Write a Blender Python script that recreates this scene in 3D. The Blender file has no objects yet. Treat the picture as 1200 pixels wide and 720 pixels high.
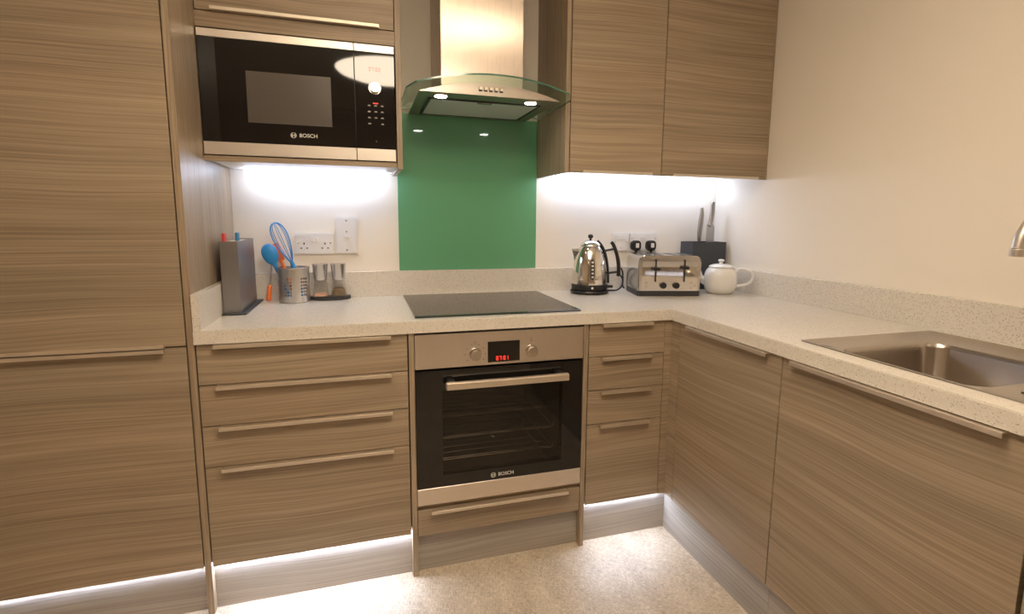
import bpy, bmesh, math, random
from mathutils import Vector, Matrix
PI = math.pi
random.seed(7)
SC = bpy.context.scene
COL = SC.collection

# ------------------------------------------------------------------ camera
cam_d = bpy.data.cameras.new('camera')
cam = bpy.data.objects.new('camera', cam_d); COL.objects.link(cam)
YAW, PITCH, ROLL, F = 0.30505, 0.13868, 0.01059, 624.57
PX, PY = 20.1, -16.34
R0 = Vector((math.cos(YAW), -math.sin(YAW), 0)); F0 = Vector((math.sin(YAW), math.cos(YAW), 0)); Z = Vector((0, 0, 1))
FW = F0*math.cos(PITCH) - Z*math.sin(PITCH); UP = F0*math.sin(PITCH) + Z*math.cos(PITCH)
RT = R0*math.cos(ROLL) + UP*math.sin(ROLL); UU = -R0*math.sin(ROLL) + UP*math.cos(ROLL)
m = Matrix.Identity(4)
for i in range(3):
    m[i][0], m[i][1], m[i][2] = RT[i], UU[i], -FW[i]
m.translation = Vector((-0.1541, -2.3294, 1.2308))
cam.matrix_world = m
cam_d.sensor_width = 36.0; cam_d.sensor_fit = 'HORIZONTAL'
cam_d.lens = 36.0*F/1200.0
cam_d.shift_x = -PX/1200.0; cam_d.shift_y = PY/1200.0
cam_d.clip_start = 0.02
SC.camera = cam

# ------------------------------------------------------------------ world, exposure
w = bpy.data.worlds.new('world'); SC.world = w; w.use_nodes = True
w.node_tree.nodes['Background'].inputs[0].default_value = (1.0, 0.86, 0.72, 1)
w.node_tree.nodes['Background'].inputs[1].default_value = 0.05
vs = SC.view_settings
vs.view_transform = 'Standard'; vs.look = 'None'; vs.gamma = 1.0; vs.use_curve_mapping = False
vs.exposure = 0.60
LAMP_WARM = (1.0, 0.83, 0.62); LAMP_E = 14.0; DOWN_E = 115.0
LED_COOL = (0.70, 0.79, 1.0); LED_SHELF = 7.0; LED_PLINTH = 62.0
SPOT_E = 22.0

# ------------------------------------------------------------------ materials
def newmat(name):
    mt = bpy.data.materials.new(name); mt.use_nodes = True
    nt = mt.node_tree; b = nt.nodes['Principled BSDF']
    return mt, nt, b
def plain(name, col, rough=0.5, metal=0.0, coat=0.0, spec=0.5, vary=0.04, vscale=30, bump=0.0):
    mt, nt, b = newmat(name)
    tc = nt.nodes.new('ShaderNodeTexCoord'); nz = nt.nodes.new('ShaderNodeTexNoise')
    nz.inputs['Scale'].default_value = vscale; nz.inputs['Detail'].default_value = 3
    nt.links.new(tc.outputs['Object'], nz.inputs['Vector'])
    mx = nt.nodes.new('ShaderNodeMix'); mx.data_type = 'RGBA'
    mx.inputs['A'].default_value = (*[c*(1-vary) for c in col], 1); mx.inputs['B'].default_value = (*[min(1, c*(1+vary)) for c in col], 1)
    nt.links.new(nz.outputs['Fac'], mx.inputs['Factor']); nt.links.new(mx.outputs['Result'], b.inputs['Base Color'])
    b.inputs['Roughness'].default_value = rough; b.inputs['Metallic'].default_value = metal
    b.inputs['Coat Weight'].default_value = coat; b.inputs['Coat Roughness'].default_value = 0.03
    b.inputs['Specular IOR Level'].default_value = spec
    if bump:
        bp = nt.nodes.new('ShaderNodeBump'); bp.inputs['Strength'].default_value = bump; bp.inputs['Distance'].default_value = 0.002
        nt.links.new(nz.outputs['Fac'], bp.inputs['Height']); nt.links.new(bp.outputs['Normal'], b.inputs['Normal'])
    return mt
def emit(name, col, strength):
    mt, nt, b = newmat(name)
    b.inputs['Base Color'].default_value = (*[0.8*c for c in col], 1)
    b.inputs['Emission Color'].default_value = (*col, 1); b.inputs['Emission Strength'].default_value = strength
    return mt
def wood(name, horizontal=True, dark=(0.262, 0.194, 0.130), light=(0.465, 0.355, 0.246)):
    mt, nt, b = newmat(name); N = nt.nodes.new; Lk = nt.links.new
    tc = N('ShaderNodeTexCoord'); oi = N('ShaderNodeObjectInfo')
    mul = N('ShaderNodeVectorMath'); mul.operation = 'SCALE'; mul.inputs[0].default_value = (3.1, 7.7, 5.3)
    Lk(oi.outputs['Random'], mul.inputs['Scale'])
    add = N('ShaderNodeVectorMath'); add.operation = 'ADD'
    Lk(tc.outputs['Object'], add.inputs[0]); Lk(mul.outputs[0], add.inputs[1])
    # slow wander of the grain lines
    wn = N('ShaderNodeTexNoise'); wn.inputs['Scale'].default_value = 1.5; wn.inputs['Detail'].default_value = 1.0
    Lk(add.outputs[0], wn.inputs['Vector'])
    sub = N('ShaderNodeVectorMath'); sub.operation = 'SUBTRACT'; sub.inputs[1].default_value = (.5, .5, .5)
    Lk(wn.outputs['Color'], sub.inputs[0])
    sc = N('ShaderNodeVectorMath'); sc.operation = 'SCALE'; sc.inputs['Scale'].default_value = 0.055
    Lk(sub.outputs[0], sc.inputs[0])
    ad2 = N('ShaderNodeVectorMath'); ad2.operation = 'ADD'; Lk(add.outputs[0], ad2.inputs[0]); Lk(sc.outputs[0], ad2.inputs[1])
    def streak(across, along, detail=2.0, dist=0.0):
        mp = N('ShaderNodeMapping')
        mp.inputs['Scale'].default_value = (along, along, across) if horizontal else (across, across, along)
        Lk(ad2.outputs[0], mp.inputs['Vector'])
        nz = N('ShaderNodeTexNoise'); nz.inputs['Scale'].default_value = 1.0; nz.inputs['Detail'].default_value = detail
        nz.inputs['Distortion'].default_value = dist
        Lk(mp.outputs[0], nz.inputs['Vector']); return nz
    fine = streak(210, 2.0, 1.0); mid = streak(75, .8, 3.0); broad = streak(10, .5, 1.0); thin = streak(95, .4, 1.0)
    def ramp(src, p0, p1):
        r = N('ShaderNodeMapRange'); r.inputs['From Min'].default_value = p0; r.inputs['From Max'].default_value = p1
        Lk(src.outputs['Fac'], r.inputs['Value']); return r
    fr, mr, br, tr = ramp(fine, .3, .7), ramp(mid, .3, .7), ramp(broad, .3, .7), ramp(thin, .62, .74)
    def math_(op, a, bb):
        n = N('ShaderNodeMath'); n.operation = op
        for i, q in enumerate((a, bb)):
            if isinstance(q, float): n.inputs[i].default_value = q
            else: Lk(q, n.inputs[i])
        return n.outputs[0]
    s = math_('ADD', math_('MULTIPLY', fr.outputs[0], .54), math_('MULTIPLY', mr.outputs[0], .15))
    s = math_('ADD', s, math_('MULTIPLY', br.outputs[0], .26))
    s = math_('ADD', s, math_('MULTIPLY', tr.outputs[0], .18))
    cr = N('ShaderNodeValToRGB'); cr.color_ramp.elements[0].position = .12; cr.color_ramp.elements[1].position = .93
    cr.color_ramp.elements[0].color = (*dark, 1); cr.color_ramp.elements[1].color = (*light, 1)
    Lk(s, cr.inputs[0])
    # grey / tan drift
    gn = streak(6, .7, 1.0); gr = ramp(gn, .38, .66)
    mx = N('ShaderNodeMix'); mx.data_type = 'RGBA'; mx.blend_type = 'MULTIPLY'
    mx.inputs['B'].default_value = (.95, .98, 1.0, 1)
    Lk(gr.outputs[0], mx.inputs['Factor']); Lk(cr.outputs[0], mx.inputs['A']); Lk(mx.outputs['Result'], b.inputs['Base Color'])
    bp = N('ShaderNodeBump'); bp.inputs['Strength'].default_value = .25; bp.inputs['Distance'].default_value = .0006
    Lk(s, bp.inputs['Height']); Lk(bp.outputs['Normal'], b.inputs['Normal'])
    b.inputs['Roughness'].default_value = .42; b.inputs['Specular IOR Level'].default_value = .45
    return mt
def brushed(name, col=(.62, .58, .54), rough=.27, axis='x', aniso=0.0, bump=.05):
    mt, nt, b = newmat(name); N = nt.nodes.new; Lk = nt.links.new
    tc = N('ShaderNodeTexCoord'); mp = N('ShaderNodeMapping')
    mp.inputs['Scale'].default_value = {'x': (4, 700, 700), 'z': (700, 700, 4), 'y': (700, 4, 700)}[axis]
    Lk(tc.outputs['Object'], mp.inputs['Vector'])
    nz = N('ShaderNodeTexNoise'); nz.inputs['Scale'].default_value = 1; nz.inputs['Detail'].default_value = 1
    Lk(mp.outputs[0], nz.inputs['Vector'])
    mx = N('ShaderNodeMix'); mx.data_type = 'RGBA'
    mx.inputs['A'].default_value = (*[c*.96 for c in col], 1); mx.inputs['B'].default_value = (*[min(1, c*1.04) for c in col], 1)
    Lk(nz.outputs['Fac'], mx.inputs['Factor']); Lk(mx.outputs['Result'], b.inputs['Base Color'])
    mr = N('ShaderNodeMapRange'); mr.inputs['To Min'].default_value = rough*.92; mr.inputs['To Max'].default_value = rough*1.1
    Lk(nz.outputs['Fac'], mr.inputs['Value']); Lk(mr.outputs[0], b.inputs['Roughness'])
    b.inputs['Metallic'].default_value = 1.0
    if aniso:
        b.inputs['Anisotropic'].default_value = aniso
        tg = N('ShaderNodeTangent'); tg.direction_type = 'RADIAL'; tg.axis = 'Z'; Lk(tg.outputs[0], b.inputs['Tangent'])
    bp = N('ShaderNodeBump'); bp.inputs['Strength'].default_value = bump; bp.inputs['Distance'].default_value = .0004
    Lk(nz.outputs['Fac'], bp.inputs['Height']); Lk(bp.outputs['Normal'], b.inputs['Normal'])
    return mt
def quartz(name):
    mt, nt, b = newmat(name); N = nt.nodes.new; Lk = nt.links.new
    tc = N('ShaderNodeTexCoord')
    def speck(scale, lo, hi):
        v = N('ShaderNodeTexVoronoi'); v.inputs['Scale'].default_value = scale; Lk(tc.outputs['Object'], v.inputs['Vector'])
        r = N('ShaderNodeMapRange'); r.inputs['From Min'].default_value = lo; r.inputs['From Max'].default_value = hi
        r.inputs['To Min'].default_value = 1; r.inputs['To Max'].default_value = 0
        Lk(v.outputs['Distance'], r.inputs['Value'])
        h = N('ShaderNodeSeparateColor'); Lk(v.outputs['Color'], h.inputs[0])
        g = N('ShaderNodeMath'); g.operation = 'GREATER_THAN'; g.inputs[1].default_value = .62; Lk(h.outputs[0], g.inputs[0])
        q = N('ShaderNodeMath'); q.operation = 'MULTIPLY'; Lk(r.outputs[0], q.inputs[0]); Lk(g.outputs[0], q.inputs[1])
        return q.outputs[0], h
    nz = N('ShaderNodeTexNoise'); nz.inputs['Scale'].default_value = 90; nz.inputs['Detail'].default_value = 4; Lk(tc.outputs['Object'], nz.inputs['Vector'])
    base = N('ShaderNodeMix'); base.data_type = 'RGBA'
    base.inputs['A'].default_value = (.66, .605, .53, 1); base.inputs['B'].default_value = (.76, .71, .635, 1); Lk(nz.outputs['Fac'], base.inputs['Factor'])
    s1, _ = speck(190, .18, .34); s2, _ = speck(330, .2, .36)
    m1 = N('ShaderNodeMix'); m1.data_type = 'RGBA'; m1.inputs['B'].default_value = (.30, .23, .17, 1)
    f1 = N('ShaderNodeMath'); f1.operation = 'MULTIPLY'; f1.inputs[1].default_value = .75; Lk(s1, f1.inputs[0])
    Lk(f1.outputs[0], m1.inputs['Factor']); Lk(base.outputs['Result'], m1.inputs['A'])
    m2 = N('ShaderNodeMix'); m2.data_type = 'RGBA'; m2.inputs['B'].default_value = (.85, .83, .8, 1)
    Lk(s2, m2.inputs['Factor']); Lk(m1.outputs['Result'], m2.inputs['A']); Lk(m2.outputs['Result'], b.inputs['Base Color'])
    b.inputs['Roughness'].default_value = .22; b.inputs['Specular IOR Level'].default_value = .5
    return mt
def vinyl(name):
    mt, nt, b = newmat(name); N = nt.nodes.new; Lk = nt.links.new
    tc = N('ShaderNodeTexCoord')
    def st(sx, sy, det=2):
        mp = N('ShaderNodeMapping'); mp.inputs['Scale'].default_value = (sx, sy, 1); mp.inputs['Rotation'].default_value = (0, 0, .04)
        Lk(tc.outputs['Object'], mp.inputs['Vector'])
        n = N('ShaderNodeTexNoise'); n.inputs['Scale'].default_value = 1; n.inputs['Detail'].default_value = det; Lk(mp.outputs[0], n.inputs['Vector']); return n.outputs['Fac']
    a = st(430, 45, 1); c = st(45, 430, 1); g = st(14, 5, 3)
    ad = N('ShaderNodeMath'); ad.operation = 'ADD'; Lk(a, ad.inputs[0]); Lk(c, ad.inputs[1])
    ad2 = N('ShaderNodeMath'); ad2.operation = 'MULTIPLY_ADD'; ad2.inputs[1].default_value = .5; Lk(g, ad2.inputs[0]); Lk(ad.outputs[0], ad2.inputs[2])
    cr = N('ShaderNodeValToRGB'); e = cr.color_ramp.elements
    e[0].position = .25; e[0].color = (.42, .34, .25, 1); e[1].position = .78; e[1].color = (.80, .70, .57, 1)
    mr = N('ShaderNodeMapRange'); mr.inputs['From Min'].default_value = .7; mr.inputs['From Max'].default_value = 1.8; Lk(ad2.outputs[0], mr.inputs['Value'])
    Lk(mr.outputs[0], cr.inputs[0]); Lk(cr.outputs[0], b.inputs['Base Color'])
    bp = N('ShaderNodeBump'); bp.inputs['Strength'].default_value = .3; bp.inputs['Distance'].default_value = .001
    Lk(ad2.outputs[0], bp.inputs['Height']); Lk(bp.outputs['Normal'], b.inputs['Normal'])
    b.inputs['Roughness'].default_value = .45
    return mt
def glass(name, col=(.93, .98, .95), rough=0.0, ior=1.45):
    mt, nt, b = newmat(name)
    b.inputs['Base Color'].default_value = (*col, 1); b.inputs['Roughness'].default_value = rough
    b.inputs['Transmission Weight'].default_value = 1.0; b.inputs['IOR'].default_value = ior
    return mt
def tint_pane(name, tint, ior_fac=.06):
    mt, nt, b = newmat(name); N = nt.nodes.new; Lk = nt.links.new
    tr = N('ShaderNodeBsdfTransparent'); tr.inputs[0].default_value = (*tint, 1)
    gl = N('ShaderNodeBsdfGlossy'); gl.inputs['Roughness'].default_value = .02
    lw = N('ShaderNodeLayerWeight'); lw.inputs['Blend'].default_value = .5
    pw = N('ShaderNodeMath'); pw.operation = 'POWER'; pw.inputs[1].default_value = 5.0; Lk(lw.outputs['Facing'], pw.inputs[0])
    fr = N('ShaderNodeMath'); fr.operation = 'MULTIPLY_ADD'; fr.inputs[1].default_value = .80; fr.inputs[2].default_value = .04; Lk(pw.outputs[0], fr.inputs[0])
    mx = N('ShaderNodeMixShader'); Lk(fr.outputs[0], mx.inputs[0]); Lk(tr.outputs[0], mx.inputs[1]); Lk(gl.outputs[0], mx.inputs[2])
    Lk(mx.outputs[0], nt.nodes['Material Output'].inputs['Surface']); nt.nodes.remove(b)
    return mt

M = {}
M['wall'] = plain('cream_paint', (.86, .79, .695), .75, vary=.015, vscale=4, bump=.02)
M['wall_far'] = plain('warm_paint', (.62, .53, .44), .8, vary=.03, vscale=3)
M['ceiling'] = plain('white_ceiling_paint', (.86, .84, .80), .85, vary=.01)
M['floor'] = vinyl('woven_vinyl')
M['wood'] = wood('driftwood_laminate')
M['wood_v'] = wood('driftwood_laminate_upright', False)
M['wood_plinth_lit'] = wood('plinth_laminate_painted_lit', True, (.33, .285, .24), (.50, .45, .395))  # same driftwood as the doors, paler and greyer with LED light painted in
M['wood_edge'] = plain('laminate_edging', (.40, .30, .205), .5, vary=.1, vscale=90)
M['carcass'] = plain('dark_gap_board', (.075, .055, .04), .7)
M['white_board'] = plain('white_melamine', (.80, .79, .77), .45, vary=.01)
M['quartz'] = quartz('speckled_quartz')
M['alu'] = brushed('champagne_aluminium', (.78, .70, .60), .50, 'x')
M['alu_y'] = brushed('champagne_aluminium_side', (.78, .70, .60), .50, 'y')
M['steel'] = brushed('brushed_steel', (.80, .73, .66), .38, 'x')
M['steel_hood'] = brushed('hood_steel', (.55, .49, .43), .32, 'x')
M['steel_z'] = brushed('brushed_steel_upright', (.58, .50, .43), .28, 'z', aniso=.8)
M['steel_pot'] = brushed('brushed_steel_round', (.72, .70, .68), .30, 'z')
M['steel_toaster'] = brushed('polished_toaster_steel', (.66, .64, .62), .20, 'x', bump=.01)
M['steel_knife'] = brushed('knife_steel', (.42, .41, .40), .30, 'z')
M['steel_sink'] = brushed('sink_steel', (.52, .47, .42), .22, 'y', bump=.01)
M['steel_board'] = brushed('grey_brushed_steel', (.34, .335, .345), .42, 'z')
M['chrome'] = plain('polished_chrome', (.80, .77, .73), .05, 1.0, vary=.01)
M['chrome_soft'] = plain('satin_chrome', (.72, .68, .64), .2, 1.0, vary=.02)
M['black_glass'] = plain('black_glass', (.008, .007, .007), .04, spec=.6, vary=.0)
M['hob_glass'] = plain('black_ceramic_glass', (.012, .012, .012), .05, spec=.75, vary=.0)
M['screen_mesh'] = plain('oven_screen_mesh', (.085, .07, .06), .3, coat=.6, vary=.12, vscale=300)
M['black'] = plain('black_plastic', (.015, .014, .014), .35, vary=.05)
M['black_soft'] = plain('charcoal_plastic', (.035, .036, .04), .45, vary=.05)
M['slate'] = plain('grey_slate_coating', (.045, .05, .06), .5, vary=.05)
M['white_pl'] = plain('white_plastic', (.80, .77, .74), .3, vary=.01)
M['hole'] = plain('dark_pin_hole', (.01, .008, .007), .7)
M['white_china'] = plain('white_glazed_china', (.80, .79, .76), .12, coat=.6, vary=.01)
M['green'] = plain('green_back_painted_glass', (.125, .375, .20), .30, coat=1.0, spec=.3, vary=.02, vscale=2)
M['blue'] = plain('blue_silicone', (.03, .27, .66), .4, vary=.03)
M['orange'] = plain('orange_silicone', (.85, .19, .04), .4, vary=.03)
M['red'] = plain('red_plastic', (.65, .06, .05), .4)
M['cream_pl'] = plain('cream_plastic', (.72, .64, .48), .5)
M['blue_pl'] = plain('blue_plastic', (.05, .25, .50), .4)
M['green_pl'] = plain('green_plastic', (.10, .35, .16), .4)
M['print'] = plain('light_grey_print', (.72, .70, .66), .5)
M['print_dim'] = plain('dim_grey_print', (.30, .28, .26), .5)
M['print_brown'] = plain('brown_print', (.20, .15, .11), .5)
M['salt'] = plain('pink_salt_grains', (.75, .42, .30), .6, vary=.4, vscale=400)
M['pepper'] = plain('mixed_peppercorns', (.17, .12, .07), .6, vary=.5, vscale=300)
M['glass'] = tint_pane('clear_glass', (.99, .99, .98))
M['hood_glass'] = tint_pane('hood_glass_sheet', (.86, .95, .90))
M['hood_edge'] = plain('green_glass_edge', (.05, .16, .11), .15, coat=.8)
M['oven_pane'] = tint_pane('smoked_oven_glass', (.55, .52, .49))
M['oven_cavity'] = plain('grey_enamel', (.14, .125, .115), .4, vary=.1)
M['filter'] = plain('aluminium_filter_mesh', (.66, .68, .65), .45, .35, vary=.1, vscale=500)
M['led_shelf'] = emit('cool_led_shelf_light', LED_COOL, LED_SHELF)
M['led_plinth'] = emit('cool_led_plinth_light', LED_COOL, LED_PLINTH)
M['spot'] = emit('hood_lamp_glow', (1, .95, .88), SPOT_E)
M['down'] = emit('downlight_glow', LAMP_WARM, DOWN_E)
M['lamp'] = emit('opal_lamp_glow', LAMP_WARM, LAMP_E)
M['red_led'] = emit('red_led_digit', (1, .05, .03), 1.1)
M['led_idle'] = emit('dim_red_led_digit', (1, .22, .16), .9)

# ------------------------------------------------------------------ mesh helpers
def BM(): return bmesh.new()
def box(bm, x0, x1, y0, y1, z0, z1, bev=0.0, seg=1):
    r = bmesh.ops.create_cube(bm, size=1.0)
    vv = r['verts']
    for v in vv:
        v.co = Vector(((x0+x1)/2 + v.co.x*(x1-x0), (y0+y1)/2 + v.co.y*(y1-y0), (z0+z1)/2 + v.co.z*(z1-z0)))
    if bev > 0:
        ed = list({e for v in vv for e in v.link_edges})
        bmesh.ops.bevel(bm, geom=ed, offset=bev, segments=seg, affect='EDGES', profile=.5)
    return bm
def Box(*a, **k): return box(BM(), *a, **k)
def lathe(bm, prof, cx=0, cy=0, cz=0, n=40, cap0=True, cap1=True):
    rings = []
    for r, z in prof:
        rings.append([bm.verts.new((cx + r*math.cos(2*PI*i/n), cy + r*math.sin(2*PI*i/n), cz + z)) for i in range(n)])
    for a, b in zip(rings, rings[1:]):
        for i in range(n):
            bm.faces.new((a[i], a[(i+1) % n], b[(i+1) % n], b[i]))
    if cap0: bm.faces.new(rings[0][::-1])
    if cap1: bm.faces.new(rings[-1])
    return bm
def tube(bm, pts, rad, n=10, closed=False):
    pts = [Vector(p) for p in pts]; k = len(pts)
    rr = rad if isinstance(rad, (list, tuple)) else [rad]*k
    rings = []; nrm = None
    for i, p in enumerate(pts):
        if closed: t = (pts[(i+1) % k] - pts[i-1])
        else: t = (pts[min(i+1, k-1)] - pts[max(i-1, 0)])
        t.normalize()
        if nrm is None: nrm = t.orthogonal().normalized()
        nrm = (nrm - t*nrm.dot(t)).normalized(); bn = t.cross(nrm)
        rings.append([bm.verts.new(p + (nrm*math.cos(2*PI*j/n) + bn*math.sin(2*PI*j/n))*rr[i]) for j in range(n)])
    rng = range(k) if closed else range(k-1)
    for i in rng:
        a, b = rings[i], rings[(i+1) % k]
        for j in range(n): bm.faces.new((a[j], a[(j+1) % n], b[(j+1) % n], b[j]))
    if not closed:
        bm.faces.new(rings[0][::-1]); bm.faces.new(rings[-1])
    return bm
def smooth_path(pts, sub=6):
    P = [Vector(p) for p in pts]; out = []
    for i in range(len(P)-1):
        p0, p1, p2, p3 = P[max(i-1, 0)], P[i], P[i+1], P[min(i+2, len(P)-1)]
        for s in range(sub):
            t = s/sub
            out.append(.5*((2*p1) + (p2-p0)*t + (2*p0-5*p1+4*p2-p3)*t*t + (3*p1-p0-3*p2+p3)*t**3))
    out.append(P[-1]); return out
def prism(bm, poly, a, b, axis='z'):
    """extrude a 2-D outline between a and b along axis; poly gives the other two coordinates in order"""
    def mk(p, t):
        return {'z': (p[0], p[1], t), 'y': (p[0], t, p[1]), 'x': (t, p[0], p[1])}[axis]
    A = [bm.verts.new(mk(p, a)) for p in poly]; B = [bm.verts.new(mk(p, b)) for p in poly]
    n = len(poly)
    bm.faces.new(A[::-1]); bm.faces.new(B)
    for i in range(n): bm.faces.new((A[i], A[(i+1) % n], B[(i+1) % n], B[i]))
    return bm
def rrect(x0, x1, y0, y1, r, n=6):
    out = []
    for cx, cy, a0 in ((x1-r, y0+r, -90), (x1-r, y1-r, 0), (x0+r, y1-r, 90), (x0+r, y0+r, 180)):
        for i in range(n+1):
            a = math.radians(a0 + 90*i/n); out.append((cx + r*math.cos(a), cy + r*math.sin(a)))
    return out
def cyl_y(bm, x, z, y0, y1, r, n=28, r1=None):
    r1 = r if r1 is None else r1
    A = [bm.verts.new((x + r*math.cos(2*PI*i/n), y0, z + r*math.sin(2*PI*i/n))) for i in range(n)]
    B = [bm.verts.new((x + r1*math.cos(2*PI*i/n), y1, z + r1*math.sin(2*PI*i/n))) for i in range(n)]
    bm.faces.new(A); bm.faces.new(B[::-1])
    for i in range(n): bm.faces.new((A[i], B[i], B[(i+1) % n], A[(i+1) % n]))
    return bm

ROOT = {}
def root_loc(o):
    while o is not None and o.parent is not None: o = o.parent
    return o.location if o is not None else Vector((0, 0, 0))
def finish(name, bm, mat, smooth=False, shift=None):
    if shift is not None:
        for v in bm.verts: v.co -= shift
    bmesh.ops.recalc_face_normals(bm, faces=bm.faces[:])
    me = bpy.data.meshes.new(name); bm.to_mesh(me); bm.free()
    me.materials.append(mat)
    if smooth:
        me.shade_smooth(); me.set_sharp_from_angle(angle=math.radians(38))
    return me
def part(name, bm, mat, parent, smooth=False, local=False, label=None):
    me = finish(name, bm, mat, smooth, None if local else Vector(root_loc(parent)))
    o = bpy.data.objects.new(name, me); COL.objects.link(o); o.parent = parent
    if label: o['label'] = label
    return o
def tag(o, label, cat, group=None):
    o['label'] = label; o['category'] = cat
    if group: o['group'] = group
    return o
def thing(name, loc, label, cat, group=None, rz=0.0):
    o = bpy.data.objects.new(name, None); COL.objects.link(o); o.empty_display_size = .05
    o.location = loc; o.rotation_euler = (0, 0, rz)
    return tag(o, label, cat, group)
def solo(name, bm, mat, loc, label, cat, group=None, smooth=False):
    me = finish(name, bm, mat, smooth, Vector(loc))
    o = bpy.data.objects.new(name, me); COL.objects.link(o); o.location = loc
    return tag(o, label, cat, group)
def struct(name, bm, mat, smooth=False):
    me = finish(name, bm, mat, smooth)
    o = bpy.data.objects.new(name, me); COL.objects.link(o); o['kind'] = 'structure'
    return o
def text_bm(s, size, cx, cz, y, bold=.0):
    """flat lettering facing -y, centred on cx, cz; returns bmesh in world coordinates"""
    cu = bpy.data.curves.new('t', 'FONT'); cu.body = s; cu.size = size; cu.align_x = 'CENTER'; cu.align_y = 'CENTER'
    cu.offset = bold; cu.resolution_u = 3; cu.extrude = .00015
    ob = bpy.data.objects.new('t', cu); COL.objects.link(ob)
    dg = bpy.context.evaluated_depsgraph_get()
    me = bpy.data.meshes.new_from_object(ob.evaluated_get(dg))
    bm = BM(); bm.from_mesh(me)
    for v in bm.verts: v.co = Vector((cx + v.co.x, y - v.co.z, cz + v.co.y))
    bpy.data.objects.remove(ob); bpy.data.curves.remove(cu); bpy.data.meshes.remove(me)
    return bm
SEG = {'0': 'abcdef', '1': 'bc', '7': 'abc'}
def digits_bm(s, x, z, y, h):
    bm = BM(); w_ = h*.48; t = h*.12; cx = x
    for ch in s:
        if ch == ':':
            for zz in (z + h*.3, z + h*.7): box(bm, cx, cx + t, y-.0004, y, zz - t/2, zz + t/2)
            cx += t + h*.18; continue
        for g in SEG[ch]:
            q = {'a': (0, w_, h-t, h), 'g': (0, w_, h/2-t/2, h/2+t/2), 'd': (0, w_, 0, t), 'b': (w_-t, w_, h/2, h), 'c': (w_-t, w_, 0, h/2),
                 'f': (0, t, h/2, h), 'e': (0, t, 0, h/2)}[g]
            box(bm, cx + q[0], cx + q[1], y-.0004, y, z + q[2], z + q[3])
        cx += w_ + h*.26
    return bm
def emblem_bm(cx, cz, y, r):
    bm = BM(); n = 32
    tube(bm, [(cx + r*math.cos(2*PI*i/n), y, cz + r*math.sin(2*PI*i/n)) for i in range(n)], r*.09, 6, closed=True)
    for s in (-1, 1):
        box(bm, cx + s*r*.42 - r*.12, cx + s*r*.42 + r*.12, y-.0002, y+.0002, cz - r*.72, cz + r*.72)
        box(bm, cx + s*r*.72 - r*.09, cx + s*r*.72 + r*.09, y-.0002, y+.0002, cz - r*.45, cz + r*.45)
    box(bm, cx - r*.42, cx + r*.42, y-.0002, y+.0002, cz - r*.12, cz + r*.12)
    return bm

# ------------------------------------------------------------------ room shell
XR, YF, XL, H = 1.5665, -4.9, -2.0, 2.40
struct('floor', Box(XL, XR, YF, 0, -.05, 0), M['floor'])
struct('ceiling', Box(XL, XR, YF, 0, H, H+.05), M['ceiling'])
struct('wall_back', Box(XL-.1, XR+.1, 0, .1, 0, H), M['wall'])
struct('wall_right', Box(XR, XR+.1, YF, 0, 0, H), M['wall'])
struct('wall_left', Box(XL-.1, XL, YF, 0, 0, H), M['wall_far'])
struct('wall_front', Box(XL-.1, XR+.1, YF-.1, YF, 0, H), M['wall_far'])

YD = -.602      # front plane of doors on the back run
YB = -.583      # back of those doors
XD = .9585      # front plane of doors on the right run
def lip_handle(parent, x0, x1, ztop, yf, down=.010, name='handle'):
    """aluminium edge pull on a door top: plate over the edge plus a front lip"""
    bm = BM(); box(bm, x0, x1, yf-.020, yf+.006, ztop-.0012, ztop+.0008)
    box(bm, x0, x1, yf-.0215, yf-.0190, ztop-down, ztop+.0008, .0004)
    return part(name, bm, M['alu'], parent)
def lip_handle_up(parent, x0, x1, zbot, yf, up=.009):
    bm = BM(); box(bm, x0, x1, yf-.012, yf+.004, zbot-.0010, zbot+.0006)
    box(bm, x0, x1, yf-.0130, yf-.0110, zbot-.0010, zbot+up, .0004)
    return part('handle', bm, M['alu'], parent)
def front(name, parent, x0, x1, z0, z1, yf=YD, mat='wood', th=.018):
    return part(name, Box(x0, x1, yf, yf+th, z0, z1, .0008), M[mat], parent)

# ------------------------------------------------------------------ tall housing on the left
t = thing('tall_cabinet', (-.95, -.3, 0), 'full-height grey-brown wood-grain cabinet with two long doors at the far left', 'cabinet')
part('carcass', Box(-1.240, -.6465, -.580, -.005, .150, 2.34), M['carcass'], t)
part('side_panel', Box(-.643, -.625, YD, -.001, 0, H-.002, .0006), M['wood_v'], t)
part('side_panel', Box(-1.262, -1.244, YD, -.001, 0, H-.002, .0006), M['wood_v'], t)
dr = front('door', t, -1.241, -.6465, .8575, 2.33); dl = front('door', t, -1.241, -.6465, .158, .8530)
bm = BM(); box(bm, -1.19, -.697, YD-.019, YD+.004, .8560, .8574); box(bm, -1.19, -.697, YD-.0205, YD-.018, .8560, .8660, .0004)
part('handle', bm, M['alu'], dr); 
bm = BM(); box(bm, -1.19, -.697, YD-.019, YD+.004, .8510, .8524); box(bm, -1.19, -.697, YD-.0205, YD-.018, .8420, .8520, .0004)
part('handle', bm, M['alu'], dl)
part('plinth', Box(-1.243, -.644, -.573, -.557, 0, .150), M['wood_plinth_lit'], t)
part('light_strip', Box(-1.235, -.652, -.5800, -.5735, .1500, .1565), M['led_plinth'], t)

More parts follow.
